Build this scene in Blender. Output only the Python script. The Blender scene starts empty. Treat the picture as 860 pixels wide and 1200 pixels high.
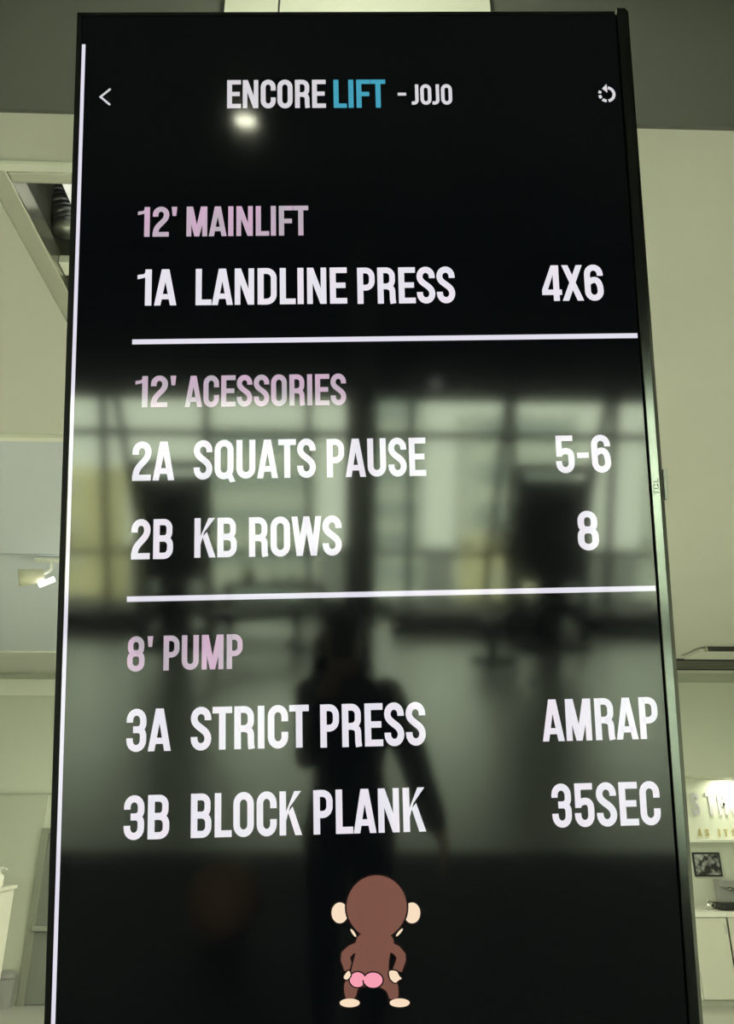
import bpy, bmesh, math, random
from mathutils import Matrix, Vector, Euler
random.seed(7)
S = bpy.context.scene
C = S.collection
PI = math.pi
R_ = math.radians

# ------------------------------------------------------------------ camera
cd = bpy.data.cameras.new('camera')
cam = bpy.data.objects.new('camera', cd); C.objects.link(cam)
cd.sensor_fit = 'VERTICAL'; cd.sensor_height = 24.0; cd.lens = 18.0
cd.clip_start = 0.01; cd.clip_end = 300
cam.location = (0, 0, 1.85)
cam.rotation_euler = (R_(90 + 22.08), 0, R_(-1.7))
S.camera = cam

# ------------------------------------------------------------------ sky, exposure
SKY = (0.92, 1.0, 0.74)
w = bpy.data.worlds.new('overcast_sky'); S.world = w; w.use_nodes = True
bg = w.node_tree.nodes['Background']
bg.inputs[0].default_value = (*SKY, 1); bg.inputs[1].default_value = 11.5
S.view_settings.view_transform = 'Standard'; S.view_settings.look = 'None'
S.view_settings.exposure = 0.0; S.view_settings.gamma = 1.0
S.view_settings.use_curve_mapping = False
LAMP = (0.97, 1.0, 0.73)

# ------------------------------------------------------------------ helpers
def lin(r, g, b):
    f = lambda c: (c / 255) / 12.92 if c / 255 <= 0.04045 else ((c / 255 + 0.055) / 1.055) ** 2.4
    return (f(r), f(g), f(b))

MATS = {}
def mat(name, col, rough=0.6, metal=0.0, ior=1.45, emit=None, es=0.0, noise=0.0, nscale=6.0, bump=0.0, bscale=80.0, coat=0.0):
    if name in MATS: return MATS[name]
    m = bpy.data.materials.new(name); m.use_nodes = True
    nt = m.node_tree; b = nt.nodes['Principled BSDF']
    b.inputs['Base Color'].default_value = (*col, 1)
    b.inputs['Roughness'].default_value = rough
    b.inputs['Metallic'].default_value = metal
    b.inputs['IOR'].default_value = ior
    b.inputs['Coat Weight'].default_value = coat
    if emit is not None:
        b.inputs['Emission Color'].default_value = (*emit, 1)
        b.inputs['Emission Strength'].default_value = es
    if noise > 0:
        tc = nt.nodes.new('ShaderNodeTexCoord'); n = nt.nodes.new('ShaderNodeTexNoise')
        n.inputs['Scale'].default_value = nscale; n.inputs['Detail'].default_value = 5
        nt.links.new(tc.outputs['Object'], n.inputs['Vector'])
        mx = nt.nodes.new('ShaderNodeMix'); mx.data_type = 'RGBA'
        mx.inputs[6].default_value = (*[c * (1 - noise) for c in col], 1)
        mx.inputs[7].default_value = (*[min(1, c * (1 + noise)) for c in col], 1)
        nt.links.new(n.outputs['Fac'], mx.inputs[0]); nt.links.new(mx.outputs[2], b.inputs['Base Color'])
    if bump > 0:
        tc = nt.nodes.new('ShaderNodeTexCoord'); n = nt.nodes.new('ShaderNodeTexNoise')
        n.inputs['Scale'].default_value = bscale
        nt.links.new(tc.outputs['Object'], n.inputs['Vector'])
        bp = nt.nodes.new('ShaderNodeBump'); bp.inputs['Strength'].default_value = bump
        bp.inputs['Distance'].default_value = 0.01
        nt.links.new(n.outputs['Fac'], bp.inputs['Height']); nt.links.new(bp.outputs['Normal'], b.inputs['Normal'])
    MATS[name] = m
    return m

def obj(name, bm, m, parent=None, smooth=False):
    me = bpy.data.meshes.new(name)
    bmesh.ops.recalc_face_normals(bm, faces=bm.faces)
    bm.to_mesh(me); bm.free()
    for k in (m if isinstance(m, (list, tuple)) else [m]): me.materials.append(k)
    if smooth:
        for p in me.polygons: p.use_smooth = True
    o = bpy.data.objects.new(name, me); C.objects.link(o)
    if parent: o.parent = parent
    return o

def tag(o, label=None, cat=None, group=None, kind=None):
    if label: o['label'] = label
    if cat: o['category'] = cat
    if group: o['group'] = group
    if kind: o['kind'] = kind
    return o

def thing(name, loc=(0, 0, 0), rz=0.0, label=None, cat=None, group=None, kind=None):
    o = bpy.data.objects.new(name, None); C.objects.link(o)
    o.location = loc; o.rotation_euler = (0, 0, rz); o.empty_display_size = 0.1
    return tag(o, label, cat, group, kind)

def bx(bm, x0, y0, z0, x1, y1, z1, bevel=0.0):
    r = bmesh.ops.create_cube(bm, size=1.0)
    vs = r['verts']
    for v in vs:
        v.co = Vector(((x0 + x1) / 2 + v.co.x * (x1 - x0), (y0 + y1) / 2 + v.co.y * (y1 - y0), (z0 + z1) / 2 + v.co.z * (z1 - z0)))
    if bevel > 0:
        es = list({e for v in vs for e in v.link_edges})
        bmesh.ops.bevel(bm, geom=es, offset=bevel, segments=2, profile=0.7, affect='EDGES')
    return bm

def box(name, a, b, m, parent=None, bevel=0.0):
    bm = bmesh.new(); bx(bm, *a, *b, bevel)
    return obj(name, bm, m, parent)

def tube(bm, p0, p1, r0, r1=None, seg=16):
    r1 = r0 if r1 is None else r1
    p0, p1 = Vector(p0), Vector(p1); d = p1 - p0
    q = d.to_track_quat('Z', 'Y').to_matrix().to_4x4()
    bmesh.ops.create_cone(bm, cap_ends=True, segments=seg, radius1=r0, radius2=r1, depth=d.length,
                          matrix=Matrix.Translation((p0 + p1) / 2) @ q)
    return bm

def tubes(name, segs, m, parent=None, seg=14):
    bm = bmesh.new()
    for s in segs: tube(bm, *s, seg=seg)
    return obj(name, bm, m, parent, True)

def lathe(bm, prof, seg=24, c=(0, 0, 0)):
    rings = []
    for r, z in prof:
        rings.append([bm.verts.new((c[0] + r * math.cos(2 * PI * k / seg), c[1] + r * math.sin(2 * PI * k / seg), c[2] + z)) for k in range(seg)])
    for a, b in zip(rings, rings[1:]):
        for k in range(seg): bm.faces.new((a[k], a[(k + 1) % seg], b[(k + 1) % seg], b[k]))
    bm.faces.new(rings[0]); bm.faces.new(rings[-1])
    return bm

def ball(bm, c, r, sc=(1, 1, 1), u=20, v=14):
    bmesh.ops.create_uvsphere(bm, u_segments=u, v_segments=v, radius=r,
                              matrix=Matrix.Translation(c) @ Matrix.Diagonal((*sc, 1)))
    return bm

# ------------------------------------------------------------------ materials
M = {}
M['ceil'] = mat('white_ceiling_paint', (0.60, 0.60, 0.56), 0.8, noise=0.03, nscale=1.5)
M['ceil2'] = mat('cool_ceiling_panel', (0.61, 0.65, 0.745), 0.6, noise=0.02, nscale=1.5)
M['dark_wall'] = mat('charcoal_paint', (0.118, 0.120, 0.110), 0.7, noise=0.05, nscale=2)
M['black_ceil'] = mat('black_ceiling_paint', (0.03, 0.03, 0.032), 0.85, noise=0.1, nscale=3)
M['cream'] = mat('cream_cladding', (0.70, 0.69, 0.63), 0.45)
M['wall'] = mat('pale_wall_paint', (0.62, 0.63, 0.55), 0.75, noise=0.03, nscale=1.2)
M['wall_low'] = mat('lower_wall_paint', (0.42, 0.43, 0.36), 0.7, noise=0.03, nscale=1.2)
M['trimw'] = mat('white_trim', (0.80, 0.80, 0.74), 0.5)
M['gap'] = mat('shadow_gap', (0.05, 0.05, 0.045), 0.8)
M['rubber'] = mat('black_rubber_mat', (0.018, 0.019, 0.019), 0.6, noise=0.15, nscale=4)
M['vinyl_floor'] = mat('polished_grey_floor', (0.80, 0.84, 0.78), 0.34, metal=0.6, ior=2.5, noise=0.05, nscale=2)
M['tile'] = mat('pale_floor', (0.45, 0.45, 0.41), 0.35, noise=0.05, nscale=3)
M['alu'] = mat('brushed_aluminium', (0.55, 0.56, 0.54), 0.28, metal=1.0)
M['steel'] = mat('polished_steel', (0.75, 0.75, 0.73), 0.15, metal=1.0)
M['frame'] = mat('dark_window_frame', (0.045, 0.05, 0.05), 0.5)
M['black'] = mat('black_plastic', (0.012, 0.012, 0.013), 0.4)
M['blackm'] = mat('black_powder_coat', (0.018, 0.019, 0.02), 0.45, bump=0.1, bscale=300)
M['vinyl'] = mat('black_vinyl', (0.02, 0.02, 0.022), 0.4, bump=0.15, bscale=150)
M['grey'] = mat('grey_plastic', (0.28, 0.28, 0.27), 0.5)
M['yellow'] = mat('yellow_vinyl', (0.65, 0.55, 0.03), 0.45)
M['brown'] = mat('tan_leather', (0.30, 0.17, 0.10), 0.6, bump=0.2, bscale=60)
M['duct'] = mat('foil_duct', (0.33, 0.34, 0.33), 0.35, metal=0.8, bump=0.4, bscale=25)
M['cab'] = mat('white_cabinet', (0.62, 0.61, 0.53), 0.4)
M['top'] = mat('white_worktop', (0.78, 0.77, 0.70), 0.3)
M['lamp'] = mat('lamp_diffuser', (0.8, 0.8, 0.8), 0.5, emit=(1.0, 0.98, 0.82), es=3.0)

def glass_mat():
    m = bpy.data.materials.new('window_glass'); m.use_nodes = True; nt = m.node_tree
    nt.nodes.clear()
    o = nt.nodes.new('ShaderNodeOutputMaterial'); t = nt.nodes.new('ShaderNodeBsdfTransparent')
    t.inputs[0].default_value = (0.93, 0.96, 0.94, 1)
    g = nt.nodes.new('ShaderNodeBsdfGlossy'); g.inputs['Roughness'].default_value = 0.02
    fr = nt.nodes.new('ShaderNodeFresnel'); fr.inputs[0].default_value = 1.45
    mx = nt.nodes.new('ShaderNodeMixShader')
    nt.links.new(fr.outputs[0], mx.inputs[0]); nt.links.new(t.outputs[0], mx.inputs[1]); nt.links.new(g.outputs[0], mx.inputs[2])
    nt.links.new(mx.outputs[0], o.inputs[0])
    return m
M['glass'] = glass_mat()

# ================================================================== THE SETTING
def struct(name, a, b, m, parent=None, bevel=0.0):
    return tag(box(name, a, b, m, parent, bevel), kind='structure')

XL, XR, YF, YB, ZC, ZH = -5.95, 6.05, -7.4, 10.25, 3.62, 4.5
BY = 1.525                                        # bulkhead face
struct('floor', (XL, YF - 0.3, -0.12), (XR, -1.83, 0.0), M['vinyl_floor'])
struct('floor_front', (XL, -1.83, -0.12), (XR, 1.9, 0.0), M['rubber'])
struct('floor_back', (XL, 1.9, -0.12), (XR, YB, 0.0), M['tile'])
struct('wall_left', (XL - 0.2, YF - 0.3, -0.12), (XL, YB + 0.2, ZH + 0.2), M['wall'])
struct('wall_right', (XR, YF - 0.3, -0.12), (XR + 0.2, YB + 0.2, ZH + 0.2), M['wall'])
struct('wall_back', (XL, YB, -0.12), (XR, YB + 0.2, ZH + 0.2), M['wall'])
struct('ceiling_front', (XL, YF - 0.3, ZH), (XR, BY + 0.1, ZH + 0.2), M['black_ceil'])
tag(struct('wall_bulkhead', (XL, BY, ZC), (XR, BY + 0.012, ZH), M['dark_wall']), 'charcoal painted bulkhead face above the screen')

# back ceiling with a service hatch opening (x -1.01..-0.30, y 1.76..2.62)
HX0, HX1, HY0, HY1 = -1.01, -0.30, 1.765, 2.62
bm = bmesh.new()
for a, b in (((XL, BY + 0.012), (XR, HY0)), ((XL, HY0), (HX0, HY1)), ((HX1, HY0), (XR, HY1)), ((XL, HY1), (0.0, 3.45)), ((0.0, HY1), (XR, YB))):
    bx(bm, a[0], a[1], ZC, b[0], b[1], ZC + 0.06)
tag(obj('ceiling', bm, M['ceil']), 'pale painted ceiling running back behind the screen', kind='structure')
struct('ceiling_panel', (XL, 3.47, ZC + 0.004), (-0.0, 5.235, ZC + 0.06), M['ceil2'])
struct('ceiling_panel', (XL, 5.25, ZC + 0.004), (-0.0, 8.575, ZC + 0.06), M['ceil2'])
struct('ceiling_panel', (XL, 8.6, ZC), (-0.0, YB, ZC + 0.06), M['ceil'])
struct('trim_1', (XL, 1.700, ZC - 0.012), (-0.2, 1.728, ZC + 0.0), M['trimw'])
struct('trim_2', (XL, 3.395, ZC - 0.02), (0.0, 3.435, ZC + 0.0), M['trimw'])
struct('trim_3', (XL, 8.575, ZC - 0.012), (0.0, 8.6, ZC + 0.01), M['trimw'])
struct('ceiling_void', (XL, BY + 0.09, ZH), (XR, YB, ZH + 0.2), M['gap'])
# left far wall: lining with cornice and dado
LW = 9.97
struct('wall_lining_left', (XL, LW, 0.0), (0.0, YB, ZC), M['wall'])
struct('trim_4', (XL, LW - 0.10, 3.33), (0.0, LW, 3.535), M['trimw'], bevel=0.006)
struct('trim_5', (XL, LW - 0.035, 2.17), (0.0, LW, 2.19), M['wall_low'])
struct('wall_dado', (XL, LW - 0.02, 0.0), (-3.55, LW, 2.17), mat('dado_paint', (0.52, 0.53, 0.45), 0.7))
# right far wall: overhanging bulkhead over a recess
struct('wall_bulkhead_right', (1.0, 9.70, 2.385), (XR, YB, ZC), M['wall'])
struct('trim_6', (1.0, 9.67, 3.505), (XR, 9.70, ZC), M['wall_low'])

# cream pillar behind the screen (two cladding boards with an open joint)
p = thing('wall_pillar', (0.02, 1.5, 0), label='cream clad pillar that the big screen is mounted on', kind='structure')
box('core', (-0.35, -0.035, 0), (0.35, 0.42, ZH), M['gap'], p)
PX = -0.02
box('cladding_panel', (-0.35 + PX, -0.05, 0), (-0.204 + PX, -0.035, ZH), M['cream'], p)
box('cladding_panel', (-0.198 + PX, -0.05, 0), (0.388 + PX, -0.035, ZH), M['cream'], p)
box('side_panel', (-0.368, -0.0345, 0), (-0.351, 0.42, ZH), M['cream'], p)
box('side_panel', (0.352, -0.034, 0), (0.368, 0.42, ZH), M['cream'], p)

# far door on the left
d = thing('door_1', (-3.46, LW, 0), kind='structure')
tag(d, 'tall grey flush door with push rail in far wall')
box('door_frame', (-0.085, -0.06, 0), (0.0, 0.0, 1.80), mat('door_frame_paint', (0.26, 0.27, 0.22), 0.6), d)
box('door_frame', (0.0, -0.06, 1.745), (0.95, 0.0, 1.80), mat('door_frame_paint', (0.26, 0.27, 0.22), 0.6), d)
box('door_frame', (0.90, -0.06, 0), (0.98, 0.0, 1.80), mat('door_frame_paint', (0.26, 0.27, 0.22), 0.6), d)
lf = box('door_leaf', (0.0, -0.025, 0.01), (0.90, 0.0, 1.745), mat('door_paint', (0.20, 0.21, 0.19), 0.5), d)
box('push_rail', (-0.02, -0.08, 0.725), (0.86, -0.03, 0.785), M['alu'], lf, 0.006)

# ---- window wall behind the camera
MUL = [-5.8, -4.5, -3.2, -1.9, -0.6, 0.7, 2.0, 3.3, 4.6, 5.9]
Z0, Z1, ZT = 0.12, 2.78, 2.31
struct('wall_front', (XL, YF - 0.25, -0.12), (XR, YF, Z0), M['wall'])
struct('wall_front_upper', (XL, YF - 0.25, Z1), (XR, YF, ZH), M['black_ceil'])
struct('wall_front_end', (XL, YF - 0.25, Z0), (MUL[0] - 0.04, YF, Z1), M['dark_wall'])
struct('wall_front_end', (MUL[-1] + 0.04, YF - 0.25, Z0), (XR, YF, Z1), M['dark_wall'])
for i in range(9):
    a, b = MUL[i], MUL[i + 1]
    wn = thing('window_%d' % (i + 1), ((a + b) / 2, YF - 0.1, Z0), kind='structure')
    h = (b - a) / 2
    fr = box('mullion', (-h - 0.04, -0.06, 0), (-h + 0.04, 0.06, Z1 - Z0), M['frame'], wn)
    if i == 8: box('mullion', (h - 0.04, -0.06, 0), (h + 0.04, 0.06, Z1 - Z0), M['frame'], wn)
    box('rail', (-h + 0.04, -0.05, 0), (h - 0.04, 0.05, 0.05), M['frame'], wn)
    box('rail', (-h + 0.04, -0.05, 0.64), (h - 0.04, 0.05, 0.69), M['frame'], wn)
    box('transom', (-h + 0.04, -0.06, ZT - Z0 - 0.05), (h - 0.04, 0.06, ZT - Z0 + 0.05), M['frame'], wn)
    box('rail', (-h + 0.04, -0.05, Z1 - Z0 - 0.05), (h - 0.04, 0.05, Z1 - Z0), M['frame'], wn)
    for z0, z1 in ((0.05, 0.64), (0.69, ZT - Z0 - 0.05), (ZT - Z0 + 0.05, Z1 - Z0 - 0.05)):
        box('pane', (-h + 0.04, -0.006, z0), (h - 0.04, 0.006, z1), M['glass'], wn)
# daylight portals fitted in the window openings
la = bpy.data.lights.new('window_portal', 'AREA'); la.shape = 'RECTANGLE'; la.size = 11.6; la.size_y = 2.66
la.cycles.is_portal = True
lo = bpy.data.objects.new('window_portal', la); C.objects.link(lo)
lo.location = (0.05, YF - 0.24, 1.45); lo.rotation_euler = (R_(90), 0, R_(180))
# square pillar standing in front of the windows
struct('wall_column', (-0.12, -7.05, 0), (0.26, -6.70, ZH), M['dark_wall'])

# ================================================================== OUTSIDE
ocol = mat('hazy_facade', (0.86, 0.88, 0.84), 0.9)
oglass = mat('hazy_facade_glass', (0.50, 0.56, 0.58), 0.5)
def tower(x, y, wd, z0, z1, bays, floors, label):
    t = thing('tower_block', (x, y, z0), label=label, cat='building', group='towers beyond the gym windows')
    box('wall', (-wd / 2, -4, 0), (wd / 2, 4, z1 - z0), ocol, t)
    fh = (z1 - z0) / floors
    for f in range(floors):
        box('window_band', (-wd / 2 + 0.4, 4.0, f * fh + fh * 0.35), (wd / 2 - 0.4, 4.12, f * fh + fh * 0.85), oglass, t)
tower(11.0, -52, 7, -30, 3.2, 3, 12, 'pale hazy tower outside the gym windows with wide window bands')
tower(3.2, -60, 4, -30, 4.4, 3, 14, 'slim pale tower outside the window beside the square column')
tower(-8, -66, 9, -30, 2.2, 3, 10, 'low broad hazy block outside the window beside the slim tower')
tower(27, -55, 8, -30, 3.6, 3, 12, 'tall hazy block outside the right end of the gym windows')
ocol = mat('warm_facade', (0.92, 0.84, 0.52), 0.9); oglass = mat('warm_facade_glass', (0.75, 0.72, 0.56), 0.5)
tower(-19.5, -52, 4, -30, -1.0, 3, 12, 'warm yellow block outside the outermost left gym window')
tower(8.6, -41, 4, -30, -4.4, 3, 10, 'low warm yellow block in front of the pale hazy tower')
st = mat('street_ground', (0.22, 0.23, 0.22), 0.9)
tag(box('ground_outside', (-120, -200, -30.5), (120, -12, -30), st), kind='structure')
for k, (xt, xb) in enumerate(((2.03, 1.84), (3.38, 3.05), (-3.2, -2.88), (-4.5, -4.15))):
    c = tubes('raking_column', [((xt, -7.95, 3.0), (xb - (xt - xb) * 0.35, -7.95, 0.0), 0.055)], M['frame'])
    tag(c, 'dark raking steel column just outside the gym windows', 'column', 'raking columns outside the windows')
    c['kind'] = 'structure'

# ================================================================== LAMPS
def downlight(x, y, z, r, power, label, group, spot=None, name='ceiling_lamp'):
    t = thing(name, (x, y, z), label=label, cat='lamp', group=group)
    bm = bmesh.new(); lathe(bm, [(r * 1.25, 0.0), (r * 1.25, -0.012), (r * 1.02, -0.016), (r * 1.02, -0.004), (0.001, -0.004)], 28)
    obj('trim_ring', bm, M['trimw'], t, False)
    bm = bmesh.new(); lathe(bm, [(r, -0.005), (r, -0.012), (0.001, -0.013)], 28)
    obj('diffuser', bm, M['lamp'], t)
    l = bpy.data.lights.new('lamp_light', 'AREA'); l.shape = 'DISK'; l.size = 2 * r; l.energy = power; l.color = LAMP
    lo = bpy.data.objects.new('lamp_light', l); C.objects.link(lo); lo.parent = t; lo.location = (0, 0, -0.02)
    return t
for y in (2.9, 4.6, 6.4, 8.2):  # downlights added out of view behind the screen to brighten the back room
    for x in (-0.45, 0.75):
        downlight(x, y, ZC, 0.09, 32 if y > 3 else 170, 'added round downlight hidden behind the screen to light the back ceiling', 'added downlights in the back ceiling')
for x, y in ((-0.76, -3.15), (2.6, -3.15), (-3.6, -3.15)):
    downlight(x, y, ZH, 0.07, 2, 'round lamp on the black gym ceiling, mirrored in the screen', 'lamps on the gym ceiling')
downlight(0.02, 0.62, ZH, 0.09, 15, 'added round lamp out of view on the black ceiling, brightening the pillar', None)  # unseen lamp, added to wash the pillar and bulkhead with light
downlight(4.86, 10.12, 2.385, 0.045, 7, 'small recessed spot washing the white sign recess', None)

t = thing('wall_lamp', (0.99, YF, 2.95), label='small round globe lamp above the gym windows, mirrored in the screen', cat='lamp')
box('mount', (-0.05, 0.0, -0.05), (0.05, 0.03, 0.05), M['black'], t, 0.005)
bm = bmesh.new(); ball(bm, (0, 0.09, 0), 0.075); obj('globe', bm, mat('globe_glow', (0.7, 0.7, 0.68), 0.4, emit=(0.95, 1.0, 0.9), es=1.2), t, True)

# ================================================================== THE SCREEN
W, H = 0.96, 1.6752
RT = ((0.9996, -0.0285, -0.0069), (-0.0138, -0.2469, -0.9689), (0.0259, 0.9686, -0.2472))
TL = Vector((0.03148996, 1.1188857, 2.34662592))
rot = Matrix(RT); 
rq = rot.to_quaternion().normalized()
tv = thing('wall_screen', label='tall portrait television showing a white workout list on black', cat='television')
tv.rotation_mode = 'QUATERNION'; tv.rotation_quaternion = rq
tv.location = TL + rq @ Vector((0, -H / 2, 0))
O = H / 2                                          # v offset: child origin at the bottom edge

SC_R = 0.07
scr = mat('screen_glass', (0.002, 0.0022, 0.0025), SC_R, ior=1.62, emit=(0.05, 0.07, 0.09), es=0.02)
bez = mat('screen_bezel_metal', (0.15, 0.16, 0.155), 0.14, metal=1.0)
bez2 = mat('screen_bezel_black', (0.004, 0.004, 0.005), 0.5, ior=1.25)

box('back_shell', (-0.40, 0.05, -0.085), (0.40, H - 0.05, -0.03), M['black'], tv, 0.012)
box('chassis', (-W / 2, 0.0, -0.03), (W / 2, H, -0.004), bez2, tv, 0.004)
screen = box('screen', (-0.472, 0.008, -0.004), (0.4545, H - 0.006, 0.0), scr, tv)
# thin rims
box('rim', (-W / 2, 0.0, -0.004), (-0.472, H, 0.002), bez2, tv, 0.0008)
box('rim', (-0.472, H - 0.006, -0.004), (0.4545, H, 0.002), bez2, tv, 0.0008)
box('rim', (-0.472, 0.0, -0.004), (0.4545, 0.008, 0.002), bez2, tv, 0.0008)
# broad metal bezel (flat inner strip and a chamfered outer strip)
bm = bmesh.new()
pr = [(0.4565, -0.004), (0.4565, 0.0045), (0.4575, 0.0055), (0.4700, 0.0055), (0.4715, 0.0045), (0.4795, -0.003), (0.4815, -0.012), (0.4815, -0.02), (0.4565, -0.02)]
a = [bm.verts.new((x, -0.002, z)) for x, z in pr]; b = [bm.verts.new((x, H + 0.003, z)) for x, z in pr]
for k in range(len(pr)): bm.faces.new((a[k], a[(k + 1) % len(pr)], b[(k + 1) % len(pr)], b[k]))
bm.faces.new(a); bm.faces.new(b)
bzo = obj('bezel', bm, bez, tv)
box('sensor_tab', (0.4815, O - 0.028, -0.014), (0.4870, O + 0.022, -0.004), mat('smoky_plastic', (0.45, 0.46, 0.42), 0.2), tv, 0.001)
# mounting arm back to the pillar
br = box('wall_bracket', (-0.16, O - 0.25, -0.105), (0.12, O + 0.25, -0.085), M['blackm'], tv)
tubes('bracket_arm', [((-0.02, O + 0.15, -0.10), (-0.02, O + 0.02, -0.335), 0.02), ((-0.02, O - 0.2, -0.10), (-0.02, O - 0.12, -0.31), 0.02)], M['blackm'], br)

# ---------------------------------------------------------------- lettering: condensed bold sans built from strokes
ST = 0.158
def arcp(cx, cy, rx, ry, a0, a1, n=9):
    return [(cx + rx * math.cos(R_(a0 + (a1 - a0) * k / n)), cy + ry * math.sin(R_(a0 + (a1 - a0) * k / n))) for k in range(n + 1)]
def bez3(p0, p1, p2, p3, n=12):
    out = []
    for k in range(n + 1):
        t = k / n; s = 1 - t
        out.append(tuple(s ** 3 * a + 3 * s * s * t * b + 3 * s * t * t * c + t ** 3 * d for a, b, c, d in zip(p0, p1, p2, p3)))
    return out
def stroke(pts, wd=ST, closed=False):
    ps = [pts[0]]
    for q in pts[1:]:
        if (q[0] - ps[-1][0]) ** 2 + (q[1] - ps[-1][1]) ** 2 > 1e-8: ps.append(q)
    if closed and (ps[0][0] - ps[-1][0]) ** 2 + (ps[0][1] - ps[-1][1]) ** 2 < 1e-8: ps.pop()
    n = len(ps); L, Rr = [], []
    for k in range(n):
        if closed: pa, pb, pc = ps[k - 1], ps[k], ps[(k + 1) % n]
        else: pa, pb, pc = ps[max(0, k - 1)], ps[k], ps[min(n - 1, k + 1)]
        def nrm(p, q):
            dx, dy = q[0] - p[0], q[1] - p[1]; l = math.hypot(dx, dy)
            return (-dy / l, dx / l) if l > 1e-9 else None
        n1, n2 = nrm(pa, pb), nrm(pb, pc)
        n1 = n1 or n2; n2 = n2 or n1
        mx, my = n1[0] + n2[0], n1[1] + n2[1]; l = math.hypot(mx, my) or 1
        mx, my = mx / l, my / l
        sc = (wd / 2) / max(0.5, mx * n1[0] + my * n1[1])
        L.append((pb[0] + mx * sc, pb[1] + my * sc)); Rr.append((pb[0] - mx * sc, pb[1] - my * sc))
    polys = []
    for k in range(n if closed else n - 1):
        j = (k + 1) % n
        polys.append([L[k], L[j], Rr[j], Rr[k]])
    return polys
h = ST / 2
def rect(x0, y0, x1, y1): return [[(x0, y0), (x1, y0), (x1, y1), (x0, y1)]]
def oval(x0, y0, x1, y1, r=0.19):
    """closed centreline with rounded ends"""
    rx = (x1 - x0) / 2
    return arcp(x0 + rx, y1 - r, rx, r, 180, 0) + arcp(x0 + rx, y0 + r, rx, r, 360, 180)
def glyph(ch):
    """(width, left bearing, right bearing, polygons) for cap height 1"""
    s = ST
    if ch == 'I': return s, .055, .055, rect(0, 0, s, 1)
    if ch == 'L': return .43, .055, .012, rect(0, 0, s, 1) + rect(s, 0, .43, .145)
    if ch == 'E': return .47, .055, .022, rect(0, 0, s, 1) + rect(s, 0, .47, .145) + rect(s, .855, .47, 1) + rect(s, .435, .43, .575)
    if ch == 'F': return .45, .055, .012, rect(0, 0, s, 1) + rect(s, .855, .45, 1) + rect(s, .415, .42, .56)
    if ch == 'T': return .49, .012, .012, rect(0, .855, .49, 1) + rect(.245 - h, 0, .245 + h, .855)
    if ch == 'N':
        w_ = .53; return w_, .055, .055, rect(0, 0, .145, 1) + rect(w_ - .145, 0, w_, 1) + [[(.0, 1), (.165, 1), (w_, 0), (w_ - .165, 0)]]
    if ch == 'M':
        w_ = .67; return w_, .055, .055, rect(0, 0, .148, 1) + rect(w_ - .148, 0, w_, 1) + [[(0, 1), (.20, 1), (w_ / 2 + .075, 0), (w_ / 2 - .075, 0)], [(w_ - .20, 1), (w_, 1), (w_ / 2 + .075, 0), (w_ / 2 - .075, 0)]]
    if ch == 'A':
        w_ = .57; return w_, .012, .012, [[(0, 0), (.155, 0), (.345, 1), (.19, 1)], [(w_, 0), (w_ - .155, 0), (.225, 1), (w_ - .19, 1)]] + rect(.12, .17, w_ - .12, .305)
    if ch == 'K':
        w_ = .57; return w_, .055, .008, rect(0, 0, s, 1) + [[(s - .02, .50), (s - .02, .24), (.385, 1), (.55, 1), (.55, 1)][:4], [(.225, .52), (.335, .64), (w_, 0), (.405, 0)]]
    if ch == 'X':
        w_ = .58; return w_, .008, .008, [[(0, 0), (.165, 0), (w_ - .01, 1), (w_ - .17, 1)], [(w_, 0), (w_ - .165, 0), (.01, 1), (.17, 1)]]
    if ch == 'W':
        w_ = .80; return w_, .012, .012, [[(0, 1), (.15, 1), (.285, 0), (.13, 0)], [(.13, 0), (.285, 0), (.475, 1), (.325, 1)], [(w_ - .15, 1), (w_, 1), (w_ - .13, 0), (w_ - .285, 0)], [(w_ - .285, 0), (w_ - .13, 0), (.475, 1), (.325, 1)]]
    if ch == 'U':
        w_ = .52; return w_, .05, .05, stroke([(h, 1), (h, .26)] + arcp(w_ / 2, .26, w_ / 2 - h, .26 - h, 180, 360) + [(w_ - h, 1)])
    if ch in 'OQ':
        w_ = .52; g = stroke(oval(h, h - .01, w_ - h, 1 - h + .01), closed=True)
        if ch == 'Q': g += [[(.30, .12), (.44, .20), (.57, -.07), (.44, -.09)]]
        return w_, .042, .042, g
    if ch == 'C':
        w_ = .51; rx = w_ / 2 - h
        return w_, .042, .03, stroke([(w_ - h, .63)] + arcp(w_ / 2, 1 - h + .01 - .19, rx, .19, 0, 180) + arcp(w_ / 2, h - .01 + .19, rx, .19, 180, 360) + [(w_ - h, .37)])
    if ch == 'D':
        w_ = .525; return w_, .055, .042, rect(0, 0, s, 1) + stroke([(.1, 1 - .072), (w_ - h - .2, 1 - .072)] + arcp(w_ - h - .2, .732, .2, .196, 90, 0, 7) + arcp(w_ - h - .2, .268, .2, .196, 0, -90, 7) + [(.1, .072)], .15)
    if ch == 'P':
        w_ = .49; r = .18; return w_, .055, .03, rect(0, 0, s, 1) + stroke([(.1, 1 - .072)] + arcp(w_ - h - r, 1 - .072 - r, r, r, 90, 0, 7) + arcp(w_ - h - r, .445 + r, r, r, 0, -90, 7) + [(.1, .445)], .148)
    if ch == 'R':
        w_ = .515; r = .17; return w_, .055, .03, rect(0, 0, s, 1) + stroke([(.1, 1 - .072)] + arcp(w_ - h - .02 - r, 1 - .072 - r, r, r, 90, 0, 7) + arcp(w_ - h - .02 - r, .475 + r, r, r, 0, -90, 7) + [(.1, .475)], .148) + stroke(arcp(w_ - h - .02 - .14, .33, .14, .14, 90, 0, 6) + [(w_ - h - .015, .10), (w_ - h, 0)], .152)
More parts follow.
